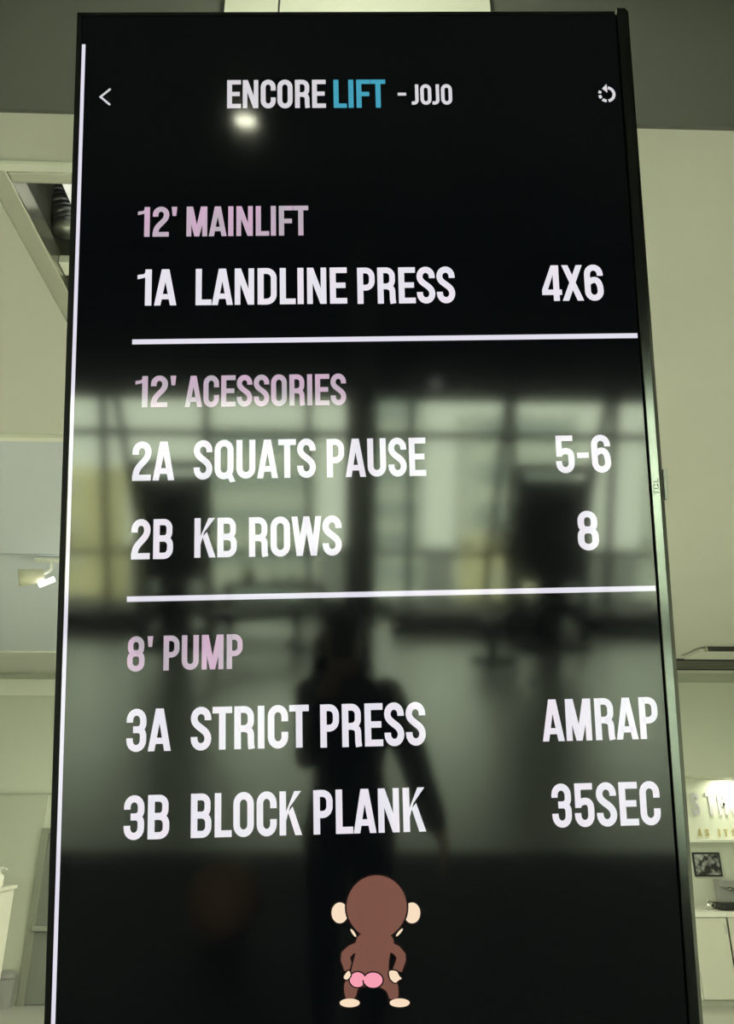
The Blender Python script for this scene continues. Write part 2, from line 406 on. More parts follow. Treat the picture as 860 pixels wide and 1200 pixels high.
    if ch == 'B':
        w_ = .525; r = .15; r2 = .17
        return w_, .055, .036, rect(0, 0, s, 1) + stroke([(.1, 1 - .072)] + arcp(w_ - h - .022 - r, 1 - .072 - r, r, r, 90, 0, 6) + arcp(w_ - h - .022 - r, .512 + r, r, r, 0, -90, 6) + [(.1, .512)], .145) + stroke([(.1, .512)] + arcp(w_ - h - r2, .512 - r2, r2, r2, 90, 0, 6) + arcp(w_ - h - r2, .072 + r2, r2, r2, 0, -90, 6) + [(.1, .072)], .148)
    if ch == 'S':
        w_ = .51; rx = w_ / 2 - h
        top = [(w_ - h, .70)] + arcp(w_ / 2, 1 - h + .01 - .19, rx, .19, 0, 180)
        mid = bez3((h, .74), (h, .52), (w_ - h, .50), (w_ - h, .26))
        bot = arcp(w_ / 2, h - .01 + .19, rx, .19, 0, -180) + [(h, .30)]
        return w_, .03, .03, stroke(top + mid + bot)
    if ch == 'J':
        w_ = .33; return w_, .012, .055, stroke([(w_ - h, 1), (w_ - h, .22)] + arcp(w_ - h - .14, .22, .14, .22 - .072, 0, -90, 8) + [(0, .072)], .15)
    if ch == '1':
        w_ = .37; return w_, .03, .06, rect(w_ - s - .01, 0, w_ - .01, 1) + [[(0, .74), (w_ - .1, .80), (w_ - .1, 1), (w_ - .125, 1), (w_ - .20, .87), (0, .845)]]
    if ch == '2':
        w_ = .50; rx = w_ / 2 - h
        return w_, .035, .035, stroke([(h, .68)] + arcp(w_ / 2, 1 - h + .01 - .19, rx, .19, 180, 0) + bez3((w_ - h, .74), (w_ - h, .48), (h + .01, .42), (h + .01, .13))) + rect(0, 0, w_ - .01, .145)
    if ch == '3':
        w_ = .50; rx = w_ / 2 - h
        return w_, .035, .04, stroke([(h, .69)] + arcp(w_ / 2, .81 - h + .01, rx, .19, 180, 0) + arcp(w_ - h - .13, .66, .13, .145, 0, -90, 6) + [(.17, .515)], .15) + stroke([(.17, .515)] + arcp(w_ - h - .13, .37, .13, .145, 90, 0, 6) + arcp(w_ / 2, h - .01 + .19, rx, .19, 0, -180) + [(h, .31)], .15)
    if ch == '4':
        w_ = .54; return w_, .015, .015, rect(.315, 0, .47, 1) + rect(0, .17, w_, .31) + [[(0, .31), (.15, .31), (.40, 1), (.27, 1)]]
    if ch == '5':
        w_ = .50; rx = w_ / 2 - h
        return w_, .045, .04, rect(.02, .44, .02 + .145, 1) + rect(.02, .86, .47, 1) + stroke([(.10, .50)] + bez3((.12, .53), (.20, .60), (w_ - h, .64), (w_ - h, .42), 8) + arcp(w_ / 2, h - .01 + .19, rx, .19, 0, -180) + [(h, .31)], .152)
    if ch == '6':
        w_ = .515; rx = w_ / 2 - h
        return w_, .042, .04, stroke([(w_ - h, .70)] + arcp(w_ / 2, .81 - h + .01, rx, .19, 0, 180) + arcp(w_ / 2, h - .01 + .19, rx, .19, 180, 360) + bez3((w_ - h, .26), (w_ - h, .62), (.26, .64), (.10, .50), 8), .155)
    if ch == '8':
        w_ = .52
        return w_, .04, .04, stroke(oval(h + .015, .505, w_ - h - .015, 1 - h + .01, .17), .152, True) + stroke(oval(h, h - .01, w_ - h, .525, .17), .155, True)
    if ch == "'": return .16, .05, .03, [[(0, 1), (.16, 1), (.13, .70), (.03, .70)]]
    if ch == '-': return .30, .05, .05, rect(0, .40, .30, .53)
    return .25, 0, 0, []

BOLD = 0.006
def bolden(poly):
    n = len(poly); ar = sum(poly[k][0] * poly[(k + 1) % n][1] - poly[(k + 1) % n][0] * poly[k][1] for k in range(n))
    sg = 1 if ar > 0 else -1; out = []
    for k in range(n):
        (ax, ay), (bx_, by), (cx, cy) = poly[k - 1], poly[k], poly[(k + 1) % n]
        l1, l2 = math.hypot(bx_ - ax, by - ay) or 1, math.hypot(cx - bx_, cy - by) or 1
        n1 = (sg * (by - ay) / l1, -sg * (bx_ - ax) / l1); n2 = (sg * (cy - by) / l2, -sg * (cx - bx_) / l2)
        dn = max(0.4, 1 + n1[0] * n2[0] + n1[1] * n2[1])
        x, y = bx_ + BOLD * (n1[0] + n2[0]) / dn, by + BOLD * (n1[1] + n2[1]) / dn
        out.append((x, 0.5 + (y - 0.5) / (1 + 2 * BOLD)))
    return out
def letters(bm, txt, x0, x1, base, cap, z):
    """lay a word out so that it spans x0..x1 on the baseline"""
    gl = [glyph(c) for c in txt]; pos = []; x = 0.0
    for k, g in enumerate(gl):
        if k: x += gl[k - 1][2] + g[1]
        pos.append(x); x += g[0]
    sx = (x1 - x0) / x
    for p0, g in zip(pos, gl):
        for poly in g[3]:
            poly = bolden(poly)
            vs = [bm.verts.new((x0 + (p0 + px) * sx, base + py * cap, z)) for px, py in poly]
            bm.faces.new(vs)

def emat(name, col, es=1.0, moire=None):
    m = mat(name, (0.01, 0.01, 0.01), SC_R, ior=1.62, emit=col, es=es)
    nt = m.node_tree; b = nt.nodes['Principled BSDF']
    tc = nt.nodes.new('ShaderNodeTexCoord'); n = nt.nodes.new('ShaderNodeTexNoise'); n.inputs['Scale'].default_value = 22; n.inputs['Detail'].default_value = 1
    mp = nt.nodes.new('ShaderNodeMapping'); mp.inputs['Scale'].default_value = (1.6, 0.5, 1)
    nt.links.new(tc.outputs['Object'], mp.inputs[0]); nt.links.new(mp.outputs[0], n.inputs['Vector'])
    if moire:
        rp = nt.nodes.new('ShaderNodeValToRGB')
        rp.color_ramp.elements[0].position = 0.36; rp.color_ramp.elements[0].color = (*col, 1)
        rp.color_ramp.elements[1].position = 0.66; rp.color_ramp.elements[1].color = (*moire, 1)
        nt.links.new(n.outputs['Fac'], rp.inputs[0]); nt.links.new(rp.outputs[0], b.inputs['Emission Color'])
    return m
E_W = emat('screen_white', lin(228, 226, 236), 1.0, lin(234, 226, 236))
E_P = emat('screen_lilac', lin(182, 172, 182), 1.0, lin(204, 170, 196))
E_T = emat('screen_title_white', lin(214, 210, 216))
E_C = emat('screen_cyan', lin(66, 158, 184))
E_L = emat('screen_rule', lin(226, 222, 236))

ZL = 0.0006
def text(name, words, m, label=None):
    bm = bmesh.new()
    for t, x0, x1, base, cap in words: letters(bm, t, x0 / 1000, x1 / 1000, base / 1000 + O, cap / 1000, ZL)
    me = bpy.data.meshes.new(name); bmesh.ops.triangulate(bm, faces=bm.faces)
    for f in bm.faces:
        if f.normal.z < 0: f.normal_flip()
    bm.normal_update()
    bm.to_mesh(me); bm.free(); me.materials.append(m)
    o = bpy.data.objects.new(name, me); C.objects.link(o); o.parent = screen
    if label: o['label'] = label
    return o
def exercise_row(ws):
    text('item_code_text', ws[:1], E_W)
    for k in ws[1:-1]: text('exercise_text', [k], E_W)
    text('repetition_text', ws[-1:], E_W)
text('title_text', [('ENCORE', -222.1, -54.6, 657.3, 52.4)], E_T, 'white title word ENCORE')
text('title_text', [('LIFT', -40.8, 47.7, 657.1, 52.5)], E_C, 'cyan title word LIFT')
text('title_text', [('-', 69.2, 83.0, 664.5, 37.7), ('JOJO', 92.7, 162.1, 662.4, 37.7)], E_T, 'small white title word JOJO')
text('heading_text', [("12'", -369, -304.8, 426.8, 52.5), ('MAINLIFT', -288.6, -86.9, 426.7, 52.7)], E_P, "lilac heading 12' MAINLIFT")
exercise_row([('1A', -367.5, -304.5, 307.2, 62.5), ('LANDLINE', -272.4, -24.6, 306.9, 62.8), ('PRESS', -6.8, 154.2, 306.0, 62.8), ('4X6', 299.7, 402, 307.3, 62.3)])
text('heading_text', [("12'", -367.5, -303, 135.9, 52.2), ('ACESSORIES', -288.3, -29.1, 135.2, 52.2)], E_P, "lilac heading 12' ACESSORIES")
exercise_row([('2A', -369.9, -304.2, 16.5, 63), ('SQUATS', -272.9, -79.6, 17.2, 63), ('PAUSE', -61.2, 96.7, 16.8, 62.5), ('5-6', 307, 395.8, 17.5, 61.5)])
exercise_row([('2B', -369.2, -304.5, -108.2, 63), ('KB', -270.8, -204.9, -107.3, 62.5), ('ROWS', -185.4, -40.2, -107.6, 62.5), ('8', 335.1, 368, -107.3, 62.5)])
text('heading_text', [("8'", -371.9, -333.2, -279.9, 52.8), ('PUMP', -316.5, -195.7, -279.6, 52.7)], E_P, "lilac heading 8' PUMP")
exercise_row([('3A', -370.8, -304.3, -399.2, 63), ('STRICT', -273.6, -95.1, -399.3, 63.5), ('PRESS', -77.1, 83.1, -400.2, 64), ('AMRAP', 263.1, 442.6, -399.6, 62.8)])
exercise_row([('3B', -372.2, -304.7, -526.2, 63.5), ('BLOCK', -272.3, -107, -526.1, 63.6), ('PLANK', -89.1, 79.2, -526.1, 64), ('35SEC', 271.5, 436.5, -525.9, 63.5)])
# rules, side line
def flat(name, polys, m, label=None):
    bm = bmesh.new()
    for mi, z, poly in polys:
        f = bm.faces.new([bm.verts.new((x, y + O, z)) for x, y in poly]); f.material_index = mi
    bmesh.ops.triangulate(bm, faces=bm.faces)
    bm.normal_update()
    for f in bm.faces:
        if f.normal.z < 0: f.normal_flip()
    me = bpy.data.meshes.new(name); bm.to_mesh(me); bm.free()
    for k in (m if isinstance(m, list) else [m]): me.materials.append(k)
    o = bpy.data.objects.new(name, me); C.objects.link(o); o.parent = screen
    if label: o['label'] = label
    return o
for v in (0.2457, -0.1697):
    flat('divider_line', [(0, ZL, rect(-0.3745, v - 0.0042, 0.4535, v + 0.0042)[0])], E_L)
flat('side_line', [(0, ZL, rect(-0.4705, -O + 0.02, -0.4645, 0.778)[0])], E_L)
flat('back_icon', [(0, ZL, q) for q in stroke([(-0.4200, 0.6945), (-0.4365, 0.6796), (-0.4200, 0.6647)], 0.0036)], E_T, 'white back chevron')
ic = []
cx_, cy_, rr = 0.4302, 0.6800, 0.0125
for a0, a1 in ((80, -80), (-95, -130), (-145, -172), (172, 150)):
    ic += [(0, ZL, q) for q in stroke(arcp(cx_, cy_, rr, rr, a0, a1, 12), 0.0052)]
ic.append((0, ZL, [(cx_ - 0.0078, cy_ + 0.0105), (cx_ + 0.0012, cy_ + 0.0030), (cx_ + 0.0006, cy_ + 0.0195)]))
flat('refresh_icon', ic, E_T, 'white circular arrow icon')

# cartoon monkey seen from behind (flat picture on the screen)
def mk(cx, cy):
    x, y = 360 + cx / 5.375 - 440.9, 1000 + cy / 5.375 - 1025
    return ((3.2 + 1.264 * x - 0.0271 * y) / 1000, (-585.7 - 1.18 * y - 0.0375 * x) / 1000)
def ell(cx, cy, rx, ry, n=36, rot=0.0, off=0.0):
    out = []
    for k in range(n):
        a = 2 * PI * k / n; x, y = (rx + off) * math.cos(a), (ry + off) * math.sin(a)
        out.append((cx + x * math.cos(rot) - y * math.sin(rot), cy + x * math.sin(rot) + y * math.cos(rot)))
    return out
def smooth_poly(pts, n=5):
    out = []; m_ = len(pts)
    for k in range(m_):
        p0, p1, p2, p3 = pts[k - 1], pts[k], pts[(k + 1) % m_], pts[(k + 2) % m_]
        for j in range(n):
            t = j / n
            out.append(tuple(0.5 * (2 * b + (c - a) * t + (2 * a - 5 * b + 4 * c - d) * t * t + (3 * b - a - 3 * c + d) * t ** 3) for a, b, c, d in zip(p0, p1, p2, p3)))
    return out
def head_pts(off=0.0):
    out = []
    for k in range(48):
        a = 2 * PI * k / 48; x, y = math.cos(a), math.sin(a)
        rx = 190 + off; ry = 205 + off
        if y > 0: x *= 1 - 0.10 * y * y          # chin side narrows a little
        out.append((437 + rx * x, 342 + ry * y))
    return out
def limb(path, wd):
    return [q for q in stroke(path, wd)]
body = smooth_poly([(335, 515), (425, 520), (515, 515), (545, 565), (520, 640), (514, 750), (562, 805), (572, 900), (545, 915), (517, 915), (498, 870), (450, 843), (380, 840), (325, 850), (305, 905), (270, 915), (243, 905), (236, 825), (272, 755), (300, 640), (305, 565)], 3)
cen = (410, 720)
def grow(poly, o_):
    """offset a closed polygon outward along its vertex normals"""
    n = len(poly); ar = sum(poly[k][0] * poly[(k + 1) % n][1] - poly[(k + 1) % n][0] * poly[k][1] for k in range(n))
    sg = 1 if ar > 0 else -1; out = []
    for k in range(n):
        ax, ay = poly[(k + 1) % n][0] - poly[k - 1][0], poly[(k + 1) % n][1] - poly[k - 1][1]; l = math.hypot(ax, ay) or 1
        out.append((poly[k][0] + sg * ay / l * o_, poly[k][1] - sg * ax / l * o_))
    return out
la_ = [(325, 590), (275, 612), (246, 640), (242, 670), (264, 735)]
ra_ = [(515, 590), (560, 612), (588, 645), (590, 675), (566, 742)]
lh = smooth_poly([(262, 742), (240, 765), (232, 785), (245, 796), (262, 790), (275, 765)], 3)
rh = smooth_poly([(520, 742), (560, 745), (578, 775), (592, 790), (575, 800), (552, 816), (525, 795), (515, 765)], 3)
OL = 11
shapes = []   # (material, layer, polygon in picture units)
def add(mi, layer, poly): shapes.append((mi, ZL + layer * 0.00005, [mk(*q) for q in poly]))
for e in ((205, 378, 52, 66), (660, 378, 52, 66)):
    add(0, 0, ell(*e, off=OL)); add(2, 1, ell(*e))
for e in ((270, 941, 62, 27), (580, 941, 62, 27)):
    add(0, 0, ell(*e, off=OL)); add(2, 4, ell(*e))
add(2, 2, ell(291, 505, 8, 30, 16, -0.6)); add(2, 2, ell(580, 502, 8, 32, 16, 0.7))
add(0, 2, grow(body, OL)); add(0, 2.5, head_pts(OL))
for a_ in (la_, ra_):
    for q in limb(a_, 58 + 2 * OL): add(0, 2, q)
    for q in limb(a_, 58): add(1, 3.6, q)
add(1, 3.5, body); add(1, 5, head_pts())
for e in ((318, 797, 48, 46), (415, 800, 58, 47)):
    add(0, 5.5, ell(*e, off=OL - 2))
for e in ((318, 797, 48, 46), (415, 800, 58, 47)):
    add(3, 6, ell(*e))
for q in limb([(352, 800), (357, 838)], 9): add(0, 6.5, q)
for q in limb([(300, 632), (272, 745)], 10): add(0, 6.2, q)
for hnd in (lh, rh):
    add(0, 6.3, grow(hnd, 9)); add(2, 7, hnd)
flat('cartoon_monkey', shapes, [emat('picture_outline', lin(20, 7, 8)), emat('picture_brown', lin(122, 80, 68)), emat('picture_cream', lin(247, 221, 192)), emat('picture_pink', lin(246, 158, 178))], 'brown cartoon monkey standing with its back turned')

# maker lettering on the bezel, running up the strip
bm = bmesh.new()
letters(bm, 'TCL', -0.014, 0.014, 0.0, 0.0088, 0.0)
bmesh.ops.triangulate(bm, faces=bm.faces)
lg = obj('logo_text', bm, mat('logo_silver', (0.85, 0.86, 0.84), 0.6), bzo)
lg.rotation_euler = (0, 0, R_(90)); lg.location = (0.4682, O - 0.008, 0.0058)

# ================================================================== BACK ROOM, LEFT
# service hatch in the ceiling
hz = ZC
t = thing('ceiling_hatch', (HX0, HY0, hz), label='open ceiling hatch with shiny metal frame and ducts inside', cat='hatch')
wx, wy = HX1 - HX0, HY1 - HY0
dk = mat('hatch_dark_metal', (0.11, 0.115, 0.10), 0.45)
hf = mat('hatch_frame', (0.50, 0.50, 0.44), 0.25, metal=0.7)
box('frame_bar', (-0.055, -0.045, -0.012), (0.012, wy + 0.045, 0.07), hf, t, 0.006)
box('frame_bar', (wx - 0.012, -0.045, -0.012), (wx + 0.05, wy + 0.045, 0.07), hf, t, 0.006)
box('frame_bar', (0.012, -0.035, -0.012), (wx - 0.012, 0.008, 0.07), hf, t, 0.006)
box('frame_bar', (0.012, wy - 0.008, -0.012), (wx - 0.012, wy + 0.045, 0.07), hf, t, 0.006)
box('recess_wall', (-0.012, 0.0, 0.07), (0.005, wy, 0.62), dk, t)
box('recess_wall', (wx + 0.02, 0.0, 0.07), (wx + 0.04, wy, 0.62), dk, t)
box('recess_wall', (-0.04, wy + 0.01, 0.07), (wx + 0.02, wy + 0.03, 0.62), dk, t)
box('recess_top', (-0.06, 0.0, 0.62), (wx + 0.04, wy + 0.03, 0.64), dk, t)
for k, x in enumerate((0.02, 0.085)):
    bm = bmesh.new(); n = 22
    pts = [Vector((x + 0.03 * math.sin(j * 0.35 + k), 0.30 + 0.16 * k + 0.03 * j / n, 0.60 - 0.50 * j / n)) for j in range(n + 1)]
    for j in range(n): tube(bm, pts[j], pts[j + 1], 0.045 + 0.006 * (j % 2), 0.045 + 0.006 * ((j + 1) % 2), 14)
    obj('flexible_duct', bm, M['duct'], t, True)
tubes('cross_bar', [((0.14, 0.06, 0.20), (0.30, 0.75, 0.16), 0.018)], M['alu'], t)
box('light_panel', (0.07, 0.19, 0.17), (0.40, 0.30, 0.19), mat('panel_light', (0.8, 0.8, 0.8), 0.4, emit=(1, 1, 0.92), es=0.55), t)
box('white_tray', (0.014, 0.385, 0.015), (wx - 0.014, 0.455, 0.045), M['trimw'], t, 0.004)
box('junction_box', (0.14, 0.44, 0.15), (0.20, 0.50, 0.22), M['black'], t, 0.004)

# track spotlight
t = thing('spotlight', (-2.11, 5.32, ZC), label='small white spotlight fixed to the ceiling left of the screen', cat='lamp')
box('base_plate', (-0.12, -0.03, -0.022), (0.12, 0.03, 0.0), M['trimw'], t, 0.004)
tubes('stem', [((0.0, 0, -0.02), (0.0, 0, -0.09), 0.012), ((0.0, 0, -0.09), (-0.06, -0.01, -0.13), 0.012)], M['trimw'], t)
bm = bmesh.new(); tube(bm, (-0.04, 0, -0.13), (-0.19, -0.06, -0.165), 0.045, 0.062, 20)
obj('lamp_head', bm, mat('spot_beige', (0.62, 0.60, 0.46), 0.4), t, True)
bm = bmesh.new(); tube(bm, (0.045, -0.02, -0.16), (-0.055, -0.02, -0.205), 0.019, 0.019, 14)
obj('lamp_tube', bm, mat('spot_tube', (0.9, 0.9, 0.9), 0.3, emit=(1, 1, 0.95), es=4.0), t, True)

# white slatted drawer unit with soap pump
t = thing('drawer_unit', (-3.38, 7.6, 0.0), label='tall white slatted drawer unit standing below the spotlight', cat='cabinet')
wm = mat('white_lacquer', (0.60, 0.59, 0.53), 0.4)
box('body', (-0.35, 0.02, 0.0), (0.33, 0.45, 1.29), wm, t)
box('top_board', (-0.38, -0.01, 1.29), (0.35, 0.47, 1.32), wm, t, 0.004)
for r in range(4):
    dr = box('drawer_front', (-0.34, 0.0, 0.04 + r * 0.312), (0.325, 0.02, 0.335 + r * 0.312), wm, t, 0.004)
    for k in range(11):
        box('slat', (-0.325 + k * 0.059, -0.012, 0.05 + r * 0.312), (-0.29 + k * 0.059, 0.0, 0.325 + r * 0.312), wm, dr, 0.003)
t = thing('soap_pump', (-3.075, 7.72, 1.32), label='white pump bottle standing on the slatted drawer unit', cat='bottle')
bm = bmesh.new(); lathe(bm, [(0.001, 0), (0.038, 0.0), (0.04, 0.01), (0.04, 0.09), (0.03, 0.105), (0.014, 0.112), (0.014, 0.125), (0.001, 0.125)], 24)
obj('bottle', bm, wm, t, True)
tubes('pump_stem', [((0, 0, 0.12), (0, 0, 0.155), 0.006)], wm, t)
tubes('pump_spout', [((-0.015, 0, 0.158), (0.03, 0, 0.160), 0.010, 0.008), ((0.03, 0, 0.160), (0.062, 0, 0.145), 0.008, 0.005)], wm, t)
# low white step box in front, grey bin by the door
t = thing('storage_box', (-2.86, 7.15, 0.0), label='low white lidded box on the floor beside the drawer unit', cat='box')
box('body', (-0.30, -0.2, 0), (0.0, 0.2, 0.27), wm, t, 0.01); box('lid', (-0.31, -0.21, 0.27), (0.01, 0.21, 0.30), wm, t, 0.008)
t = thing('waste_bin', (-3.66, 9.82, 0.0), label='small dark grey swing bin beside the far door', cat='bin')
bm = bmesh.new(); lathe(bm, [(0.001, 0), (0.10, 0), (0.115, 0.28), (0.001, 0.28)], 24); obj('body', bm, M['grey'], t)
bm = bmesh.new(); lathe(bm, [(0.118, 0.28), (0.112, 0.315), (0.07, 0.35), (0.001, 0.36)], 24); obj('lid', bm, M['grey'], t, True)

# ================================================================== BACK ROOM, RIGHT
CF = 9.66
t = thing('kitchen_cabinet', (3.6, CF, 0), label='white base cabinet run below the pale worktop', cat='cabinet')
box('body', (-0.9, 0.02, 0.06), (2.0, YB - CF - 0.03, 0.87), M['cab'], t)
box('plinth', (-0.9, 0.05, 0.0), (2.0, 0.2, 0.06), M['wall_low'], t)
x = -0.85
for k in range(6):
    dr = box('door', (x, 0.0, 0.07), (x + 0.40, 0.02, 0.86), M['cab'], t, 0.002)
    box('handle', (x + 0.35, -0.02, 0.70), (x + 0.362, 0.0, 0.80), M['alu'], dr, 0.002)
    x += 0.407
    if k == 3: x = 0.75 + 0.0
tag(box('worktop', (2.65, CF - 0.02, 0.87), (XR, YB, 0.925), M['top'], None, 0.004), 'pale worktop lying on the white cabinets', 'worktop')
tag(box('shelf', (2.6, 10.02, 1.64), (XR, YB, 1.67), M['trimw'], None, 0.003), 'thin white ledge along the foot of the sign recess', 'shelf')
# sign in the recess
sgm = mat('sign_lilac_grey', (0.60, 0.58, 0.64), 0.5)
t = thing('wall_sign', (4.30, YB, 1.95), label='faint grey raised letters on the floodlit recess wall', cat='sign')
for ch, x0, x1 in (('S', 0.10, 0.20), ('T', 0.29, 0.40), ('R', 0.44, 0.55), ('O', 0.59, 0.70), ('N', 0.74, 0.85)):
    bm = bmesh.new(); letters(bm, ch, x0, x1, 0.0, 0.26, 0.0)
    ret = bmesh.ops.extrude_face_region(bm, geom=bm.faces[:])
    bmesh.ops.translate(bm, vec=(0, 0, 0.012), verts=[g for g in ret['geom'] if isinstance(g, bmesh.types.BMVert)])
    o = obj('letter', bm, sgm, t); o.rotation_euler = (R_(90), 0, 0)
ym = mat('brass_letters', (0.50, 0.42, 0.20), 0.4)
t = thing('wall_sign', (4.30, YB, 1.70), label='row of small dull yellow characters just above the ledge', cat='sign')
for ch, x0 in (('A', 0.13), ('S', 0.22), ('I', 0.39), ('T', 0.46), ('S', 0.56)):
    bm = bmesh.new(); letters(bm, ch, x0, x0 + (0.022 if ch == 'I' else 0.05), 0.0, 0.085, 0.0)
    ret = bmesh.ops.extrude_face_region(bm, geom=bm.faces[:])
    bmesh.ops.translate(bm, vec=(0, 0, 0.01), verts=[g for g in ret['geom'] if isinstance(g, bmesh.types.BMVert)])
    o = obj('letter', bm, ym, t); o.rotation_euler = (R_(90), 0, 0)
# framed dark photograph
t = thing('framed_photo', (4.48, YB, 1.25), label='dark framed photograph on the wall above the worktop', cat='picture')
box('frame', (-0.17, -0.025, 0.0), (0.17, 0.0, 0.27), M['black'], t, 0.004)
pm = bpy.data.materials.new('photo_print'); pm.use_nodes = True
nt = pm.node_tree; n = nt.nodes.new('ShaderNodeTexNoise'); n.inputs['Scale'].default_value = 14
rp = nt.nodes.new('ShaderNodeValToRGB'); rp.color_ramp.elements[0].position = 0.45; rp.color_ramp.elements[0].color = (0.02, 0.02, 0.02, 1)
rp.color_ramp.elements[1].position = 0.7; rp.color_ramp.elements[1].color = (0.5, 0.5, 0.5, 1)
tcn = nt.nodes.new('ShaderNodeTexCoord'); nt.links.new(tcn.outputs['Object'], n.inputs['Vector'])
nt.links.new(n.outputs['Fac'], rp.inputs[0]); nt.links.new(rp.outputs[0], nt.nodes['Principled BSDF'].inputs['Base Color'])
box('print', (-0.15, -0.028, 0.02), (0.15, -0.024, 0.25), pm, t)
# coffee machine and cup
t = thing('coffee_machine', (4.62, 9.86, 0.925), label='grey and black coffee machine on the worktop under the framed photo', cat='coffee machine')
box('drip_tray', (-0.26, -0.14, 0.0), (0.22, 0.16, 0.075), M['black'], t, 0.02)
box('body', (-0.20, 0.02, 0.07), (-0.02, 0.15, 0.31), M['grey'], t, 0.012)
box('water_tank', (-0.02, -0.02, 0.07), (0.20, 0.15, 0.30), M['black'], t, 0.012)
box('brew_head', (-0.19, -0.10, 0.24), (0.18, 0.03, 0.315), M['grey'], t, 0.012)
tubes('spout', [((-0.1, -0.05, 0.24), (-0.1, -0.05, 0.20), 0.012)], M['steel'], t)
t = thing('steel_cup', (4.27, 9.86, 0.925), label='small shiny steel cup beside the coffee machine', cat='cup')
bm = bmesh.new(); lathe(bm, [(0.001, 0), (0.035, 0), (0.045, 0.09), (0.041, 0.09), (0.032, 0.006), (0.001, 0.006)], 24); obj('bowl', bm, M['steel'], t, True)
bm = bmesh.new()
for k in range(8):
    a0, a1 = R_(-80 + 20 * k), R_(-60 + 20 * k)
    tube(bm, (0.04 + 0.028 * math.cos(a0), 0, 0.048 + 0.028 * math.sin(a0)), (0.04 + 0.028 * math.cos(a1), 0, 0.048 + 0.028 * math.sin(a1)), 0.004, seg=8)
obj('handle', bm, M['steel'], t, True)
# ceiling cassette and linear grille
t = thing('ceiling_vent', (4.25, 8.08, ZC), label='raised square air outlet panel on the far ceiling', cat='vent')
box('panel', (-0.42, 0.05, -0.055), (0.8, 0.46, -0.02), M['ceil'], t, 0.006)
box('outlet_slot', (-0.36, 0.03, -0.05), (0.76, 0.44, 0.0), M['gap'], t)
bm = bmesh.new()
for f in ([(-0.43, 0.5, 0), (-0.43, 0.5, -0.012), (-0.36, 0.02, -0.06), (-0.36, 0.02, 0)],):
    for dx in (0.0, 0.02): pass
    a = [bm.verts.new((x, y, z)) for x, y, z in f]; b = [bm.verts.new((x + 0.02, y, z)) for x, y, z in f]
    for k in range(4): bm.faces.new((a[k], a[(k + 1) % 4], b[(k + 1) % 4], b[k]))
    bm.faces.new(a); bm.faces.new(b)
obj('side_cheek', bm, M['wall_low'], t)
t = thing('linear_grille', (3.9, 8.80, ZC), label='long dark slatted air grille across the far ceiling', cat='grille')
box('backing', (-2.6, 0.0, -0.006), (1.95, 0.52, -0.002), M['gap'], t)
for k in range(7):
    box('slat', (-2.6, 0.02 + k * 0.072, -0.022), (1.95, 0.045 + k * 0.072, -0.006), mat('grille_slat', (0.14, 0.14, 0.12), 0.4), t)
box('grille_frame', (-2.6, -0.03, -0.026), (1.95, 0.0, 0.0), M['gap'], t); box('grille_frame', (-2.6, 0.52, -0.026), (1.95, 0.55, 0.0), M['gap'], t)

# ================================================================== THE GYM (seen mirrored in the screen)
def cable_machine(x, y, rz, label):
    t = thing('cable_machine', (x, y, 0), rz, label, 'gym machine')
    box('base_frame', (-0.42, -0.35, 0), (0.42, 0.30, 0.07), M['blackm'], t, 0.01)
    for sx in (-1, 1):
        box('upright', (sx * 0.38 - 0.04, -0.05, 0.07), (sx * 0.38 + 0.04, 0.05, 2.0), M['blackm'], t, 0.006)
    box('shroud', (-0.34, -0.12, 0.72), (0.34, 0.10, 1.86), M['vinyl'], t, 0.02)
    box('top_beam', (-0.42, -0.06, 1.93), (0.42, 0.06, 2.03), M['blackm'], t, 0.008)
    ws = box('weight_stack', (-0.16, -0.09, 0.09), (0.16, 0.09, 0.70), M['grey'], t)
    for k in range(9):
        box('plate_edge', (-0.165, -0.095, 0.10 + k * 0.067), (0.165, 0.095, 0.155 + k * 0.067), M['blackm'], ws, 0.004)
    for sx in (-1, 1): tubes('guide_rod', [((sx * 0.1, 0, 0.07), (sx * 0.1, 0, 0.74), 0.012)], M['steel'], t)
    tubes('handle', [((-0.12, 0.22, 1.28), (0.12, 0.22, 1.28), 0.015)], M['steel'], t)
    tubes('cable', [((0, 0.02, 1.5), (0, 0.22, 1.285), 0.005)], M['black'], t)
    bx_ = box('seat', (-0.2, 0.12, 0.50), (0.2, 0.50, 0.57), M['vinyl'], t, 0.02)
    box('seat_post', (-0.04, 0.2, 0.07), (0.04, 0.3, 0.50), M['blackm'], t)
cable_machine(2.20, -6.1, 0.05, 'black cable machine with big shroud mirrored right of the square column')
cable_machine(-2.00, -6.1, -0.05, 'black cable machine mirrored left of the square column near the windows')

def treadmill(x, y, rz, label):
    t = thing('treadmill', (x, y, 0), rz, label, 'treadmill', 'treadmills by the gym windows')
    box('deck', (-0.38, -0.85, 0.03), (0.38, 0.85, 0.20), M['blackm'], t, 0.02)
    box('belt', (-0.27, -0.8, 0.20), (0.27, 0.7, 0.215), M['vinyl'], t)
    box('motor_cover', (-0.34, -0.95, 0.15), (0.34, -0.60, 0.34), M['grey'], t, 0.04)
    for sx in (-1, 1):
        tubes('upright', [((sx * 0.36, -0.72, 0.2), (sx * 0.36, -0.55, 1.05), 0.03)], M['blackm'], t)
        tubes('handrail', [((sx * 0.36, -0.55, 1.02), (sx * 0.34, 0.0, 0.95), 0.02)], M['alu'], t)
    box('console', (-0.36, -0.62, 1.0), (0.36, -0.52, 1.22), M['black'], t, 0.02)
treadmill(1.30, -6.93, R_(90), 'black treadmill mirrored just right of the square column')
treadmill(3.62, -6.93, R_(90), 'black treadmill mirrored beyond the big cable machine')
treadmill(-3.35, -6.93, R_(-90), 'black treadmill mirrored by the outermost left window')

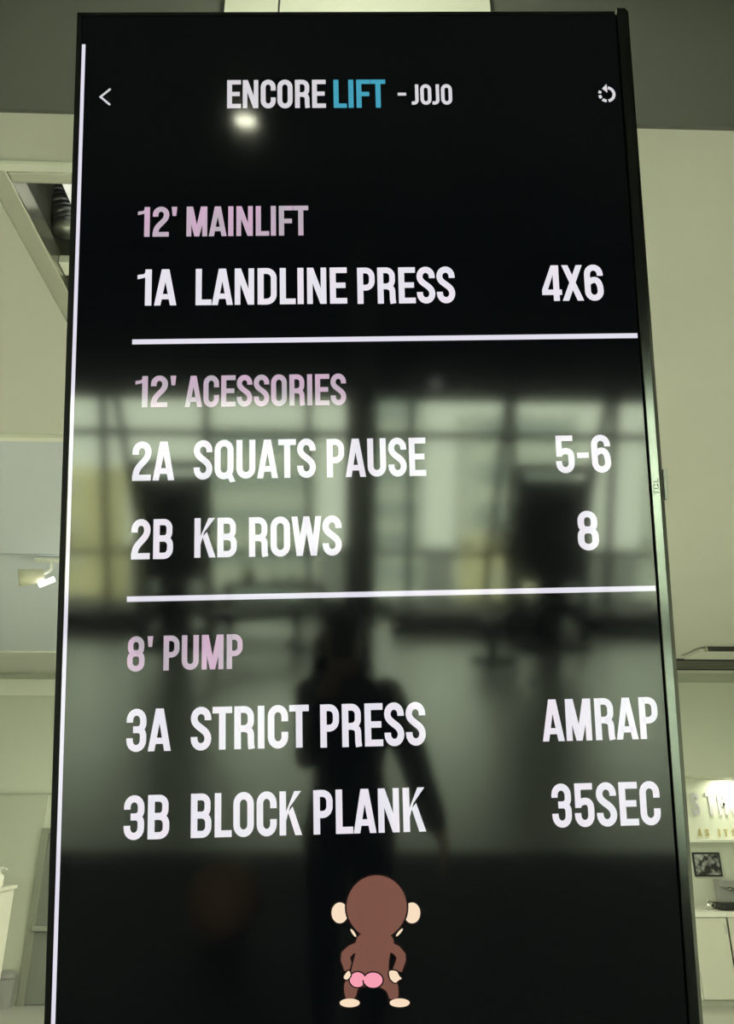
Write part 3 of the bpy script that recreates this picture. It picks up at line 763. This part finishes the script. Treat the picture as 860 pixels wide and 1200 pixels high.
def bench(x, y, rz, label):
    t = thing('weight_bench', (x, y, 0), rz, label, 'bench')
    box('pad', (-0.14, -0.58, 0.40), (0.14, 0.58, 0.47), M['vinyl'], t, 0.02)
    box('spine', (-0.035, -0.50, 0.33), (0.035, 0.50, 0.40), M['blackm'], t)
    for sy in (-1, 1):
        box('leg', (-0.035, sy * 0.45 - 0.035, 0.04), (0.035, sy * 0.45 + 0.035, 0.34), M['blackm'], t)
        box('foot', (-0.22, sy * 0.45 - 0.035, 0.0), (0.22, sy * 0.45 + 0.035, 0.04), M['blackm'], t)
bench(1.50, -5.85, 0.12, 'black flat weight bench mirrored in front of the cable machine')
bench(-1.05, -5.75, 1.2, 'black flat weight bench mirrored in front of the dumbbell rack')

t = thing('dumbbell_rack', (-0.94, -6.65, 0), 0, 'low black two tier dumbbell rack mirrored below the windows', 'rack')
for sx in (-1, 1): box('side_frame', (sx * 0.55 - 0.03, -0.22, 0), (sx * 0.55 + 0.03, 0.22, 0.544), M['blackm'], t, 0.006)
for z in (0.22, 0.52): box('tray', (-0.55, -0.18, z), (0.55, 0.18, z + 0.025), M['blackm'], t)
def dumbbell(x, y, z, r, hex_):
    t = thing('dumbbell', (x, y, z + r), 0, None, 'dumbbell', 'dumbbells on the low rack')
    tag(t, 'black hexagonal dumbbell resting on the low two tier rack beside the yellow kettlebell')
    for sy in (-1, 1):
        bm = bmesh.new(); tube(bm, (0, sy * 0.05, 0), (0, sy * 0.14, 0), r, r, 6); obj('head', bm, M['vinyl'], t)
    tubes('handle', [((0, -0.06, 0), (0, 0.06, 0), 0.014)], M['steel'], t)
for k in range(3): dumbbell(-0.95 + 0.2 * k, -6.65, 0.545, 0.05 + 0.004 * k, True)
t = thing('kettlebell', (-1.26, -6.62, 0.545), 0, 'yellow kettlebell standing on the low dumbbell rack', 'kettlebell')
bm = bmesh.new(); ball(bm, (0, 0, 0.085), 0.09, (1, 1, 0.94)); obj('body', bm, M['yellow'], t, True)
bm = bmesh.new(); n = 12
hp = [Vector((0.065 * math.cos(PI * k / n), 0, 0.145 + 0.085 * math.sin(PI * k / n))) for k in range(n + 1)]
for k in range(n): tube(bm, hp[k], hp[k + 1], 0.015, seg=10)
obj('handle', bm, M['yellow'], t, True)
t = thing('medicine_ball', (-0.60, -1.12, 0.0), 0, 'tan leather medicine ball on the floor, dimly mirrored below the list', 'ball')
bm = bmesh.new(); ball(bm, (0, 0, 0.18), 0.18); obj('shell', bm, M['brown'], t, True)
bm = bmesh.new()
for a in range(3):
    q = Matrix.Rotation(PI * a / 3, 4, 'Z')
    pts = [q @ Vector((0.181 * math.cos(2 * PI * k / 32), 0, 0.18 + 0.181 * math.sin(2 * PI * k / 32))) for k in range(33)]
    for k in range(32): tube(bm, pts[k], pts[k + 1], 0.0025, seg=6)
obj('seam', bm, M['black'], t)

# ================================================================== THE PHOTOGRAPHER (mirrored in the screen)
def capsule(bm, pts):
    """chain of tapered rounds: pts = [(x, y, z, r), ...]"""
    for (x, y, z, r) in pts: ball(bm, (x, y, z), r, (1, 1, 1), 14, 10)
    for a, b in zip(pts, pts[1:]): tube(bm, a[:3], b[:3], a[3], b[3], 14)
bm = bmesh.new()
PY = -0.43
hx, hy, hzz = -0.03, PY + 0.05, 1.665
# trunk
prof = [(0.86, 0.150, 0.105), (0.93, 0.168, 0.118), (1.00, 0.160, 0.112), (1.08, 0.142, 0.102), (1.16, 0.138, 0.102), (1.25, 0.148, 0.108), (1.33, 0.160, 0.112), (1.40, 0.165, 0.105), (1.455, 0.150, 0.085), (1.49, 0.105, 0.07)]
for (z0, a0, b0), (z1, a1, b1) in zip(prof, prof[1:]):
    for k in range(5):
        t_ = k / 5; ball(bm, (-0.008 * ((z0 + (z1 - z0) * t_) - 0.9) * 1.6, PY, z0 + (z1 - z0) * t_), 0.05, ((a0 + (a1 - a0) * t_) / 0.05, (b0 + (b1 - b0) * t_) / 0.05, 0.9), 20, 10)
capsule(bm, [(-0.012, PY, 1.46, 0.065), (-0.022, PY + 0.02, 1.56, 0.055), (hx, hy - 0.01, 1.62, 0.06)])
ball(bm, (hx, hy - 0.012, hzz + 0.015), 0.095, (0.80, 1.02, 1.10)); ball(bm, (hx, hy + 0.03, hzz - 0.045), 0.06, (0.85, 0.95, 1.05))
capsule(bm, [(hx, hy + 0.085, hzz + 0.01, 0.009), (hx, hy + 0.093, hzz - 0.022, 0.013)])          # nose
capsule(bm, [(hx - 0.02, hy + 0.080, hzz - 0.062, 0.006), (hx + 0.02, hy + 0.080, hzz - 0.062, 0.006)])   # lips
for sx in (-1, 1): ball(bm, (hx + sx * 0.077, hy - 0.01, hzz), 0.03, (0.35, 0.7, 1.0))            # ears
# legs and shoes
for sx in (-1, 1):
    capsule(bm, [(sx * 0.085, PY, 0.90, 0.095), (sx * 0.095, PY + 0.01, 0.50, 0.06), (sx * 0.10, PY - 0.015, 0.30, 0.056), (sx * 0.10, PY - 0.03, 0.09, 0.042)])
    capsule(bm, [(sx * 0.10, PY - 0.05, 0.045, 0.042), (sx * 0.112, PY + 0.09, 0.04, 0.042), (sx * 0.118, PY + 0.15, 0.034, 0.034)])
# arm raised to the phone (x < 0) and arm hanging away (x > 0)
capsule(bm, [(-0.15, PY, 1.445, 0.06), (-0.150, PY + 0.20, 1.29, 0.043), (-0.08, PY + 0.32, 1.55, 0.034), (-0.055, PY + 0.345, 1.63, 0.027)])
capsule(bm, [(0.135, PY, 1.44, 0.068), (0.235, PY - 0.02, 1.20, 0.064), (0.315, PY + 0.03, 0.98, 0.052), (0.345, PY + 0.045, 0.92, 0.026)])
# hanging hand
HB = Vector((0.355, PY + 0.055, 0.875))
ball(bm, HB, 0.042, (0.45, 0.95, 1.15))
for k, (dy, ln) in enumerate(((0.03, 0.062), (0.011, 0.072), (-0.009, 0.068), (-0.028, 0.054))):
    b0 = HB + Vector((0.0, dy, -0.035))
    capsule(bm, [(*b0, 0.0098), (*(b0 + Vector((0.003, 0.004, -ln * 0.5))), 0.009), (*(b0 + Vector((-0.010, 0.010, -ln * 0.95))), 0.0078)])
capsule(bm, [(*(HB + Vector((-0.006, 0.032, 0.018))), 0.013), (*(HB + Vector((-0.012, 0.055, -0.012))), 0.0105), (*(HB + Vector((-0.016, 0.060, -0.04))), 0.009)])
# hand gripping the phone: palm behind it, fingers round one edge, thumb round the other
PH = Vector((-0.018, -0.022, 1.79))                # phone centre
ptilt = Matrix.Rotation(R_(22), 3, 'X')
def pv(x, y, z): return PH + ptilt @ Vector((x, y, z))
pc = pv(-0.010, -0.038, -0.085)
ball(bm, pc, 0.044, (0.95, 0.5, 1.1)); capsule(bm, [(-0.055, PY + 0.345, 1.63, 0.027), (*pv(-0.02, -0.045, -0.115), 0.027)])
for k, z in enumerate((-0.022, -0.042, -0.062, -0.080)):
    rr_ = (0.0095, 0.0098, 0.0095, 0.0085)[k]
    capsule(bm, [(*pv(0.010, -0.030, z - 0.014), rr_), (*pv(0.044, -0.020, z), rr_), (*pv(0.0485, 0.006, z + 0.002), rr_ * 0.95), (*pv(0.030, 0.0155, z + 0.003), rr_ * 0.85)])
capsule(bm, [(*pv(-0.030, -0.032, -0.085), 0.0125), (*pv(-0.048, -0.014, -0.050), 0.0105), (*pv(-0.047, 0.004, -0.020), 0.0092)])
tmp = bpy.data.meshes.new('tmp'); bm.to_mesh(tmp); bm.free()
to = bpy.data.objects.new('tmp', tmp); C.objects.link(to)
rm = to.modifiers.new('r', 'REMESH'); rm.mode = 'VOXEL'; rm.voxel_size = 0.006; rm.use_smooth_shade = True
sm = to.modifiers.new('s', 'SMOOTH'); sm.factor = 0.5; sm.iterations = 9
bpy.context.view_layer.update()
dg = bpy.context.evaluated_depsgraph_get()
bme = bpy.data.meshes.new_from_object(to.evaluated_get(dg)); bme.name = 'person_body'
bpy.data.objects.remove(to)
person = bpy.data.objects.new('person', bme); C.objects.link(person)
tag(person, 'person in dark navy clothes holding up a phone, mirrored in the screen', 'person')
skin = mat('skin', (0.42, 0.26, 0.18), 0.5); navy = mat('navy_cloth', (0.010, 0.013, 0.028), 0.85, bump=0.2, bscale=200); shoe = mat('shoe_black', (0.02, 0.02, 0.02), 0.5)
bme.materials.clear()
for k in (navy, skin, shoe): bme.materials.append(k)
for p_ in bme.polygons:
    c = p_.center; p_.use_smooth = True
    if c.z > 1.535 and c.y < -0.2: p_.material_index = 1
    elif c.y > -0.16 and c.z > 1.56: p_.material_index = 1
    elif c.x > 0.30 and c.z < 0.95: p_.material_index = 1
    elif c.z < 0.085: p_.material_index = 2
    else: p_.material_index = 0
bm = bmesh.new()
ball(bm, (hx, hy - 0.030, hzz + 0.030), 0.100, (0.86, 1.0, 1.05), 28, 18)
dead = [v for v in bm.verts if v.co.y > hy + 0.030 and v.co.z < hzz + 0.055]
bmesh.ops.delete(bm, geom=dead, context='VERTS')
capsule(bm, [(hx - 0.072, hy - 0.045, hzz - 0.02, 0.034), (hx - 0.075, hy - 0.055, hzz - 0.12, 0.04), (hx - 0.095, hy - 0.06, hzz - 0.20, 0.035)])
capsule(bm, [(hx + 0.072, hy - 0.045, hzz - 0.02, 0.034), (hx + 0.075, hy - 0.055, hzz - 0.12, 0.04), (hx + 0.095, hy - 0.06, hzz - 0.20, 0.035)])
ball(bm, (hx, hy - 0.075, hzz - 0.05), 0.07, (1.1, 0.6, 1.3))
obj('hair', bm, mat('dark_hair', (0.012, 0.010, 0.009), 0.5), person, True)
for sx in (-1, 1):
    bm = bmesh.new(); ball(bm, (hx + sx * 0.030, hy + 0.078, hzz + 0.018), 0.011, (1.2, 0.5, 0.7)); obj('eye', bm, mat('eye_white', (0.6, 0.6, 0.58), 0.2), person, True)
    bm = bmesh.new(); ball(bm, (hx + sx * 0.030, hy + 0.0822, hzz + 0.018), 0.0055, (1, 0.4, 1)); obj('iris', bm, mat('eye_dark', (0.02, 0.012, 0.008), 0.2), person, True)
    tubes('eyebrow', [((hx + sx * 0.016, hy + 0.082, hzz + 0.037), (hx + sx * 0.046, hy + 0.072, hzz + 0.039), 0.004, 0.003)], MATS['dark_hair'], person)
tubes('lips', [((hx - 0.020, hy + 0.079, hzz - 0.061), (hx, hy + 0.0845, hzz - 0.060), 0.003, 0.005), ((hx, hy + 0.0845, hzz - 0.060), (hx + 0.020, hy + 0.079, hzz - 0.061), 0.005, 0.003)], mat('lip_skin', (0.36, 0.15, 0.12), 0.45), person)

t = thing('smartphone', PH, 0, 'dark smartphone held up by the photographer, mirrored in the screen', 'phone')
t.rotation_euler = (R_(22), 0, 0)
box('body', (-0.038, -0.0045, -0.077), (0.038, 0.0045, 0.077), M['black'], t, 0.003)
box('display', (-0.035, -0.0052, -0.073), (0.035, -0.0045, 0.073), mat('phone_display', (0.01, 0.01, 0.01), 0.1, emit=(0.3, 0.32, 0.33), es=0.25), t)
cb = box('camera_bump', (0.004, 0.0045, 0.036), (0.034, 0.0065, 0.066), M['black'], t, 0.0008)
for dx, dz in ((0.012, 0.058), (0.026, 0.045)):
    bm = bmesh.new(); tube(bm, (dx, 0.0065, dz), (dx, 0.0078, dz), 0.006, 0.006, 16); obj('lens', bm, M['steel'], cb)
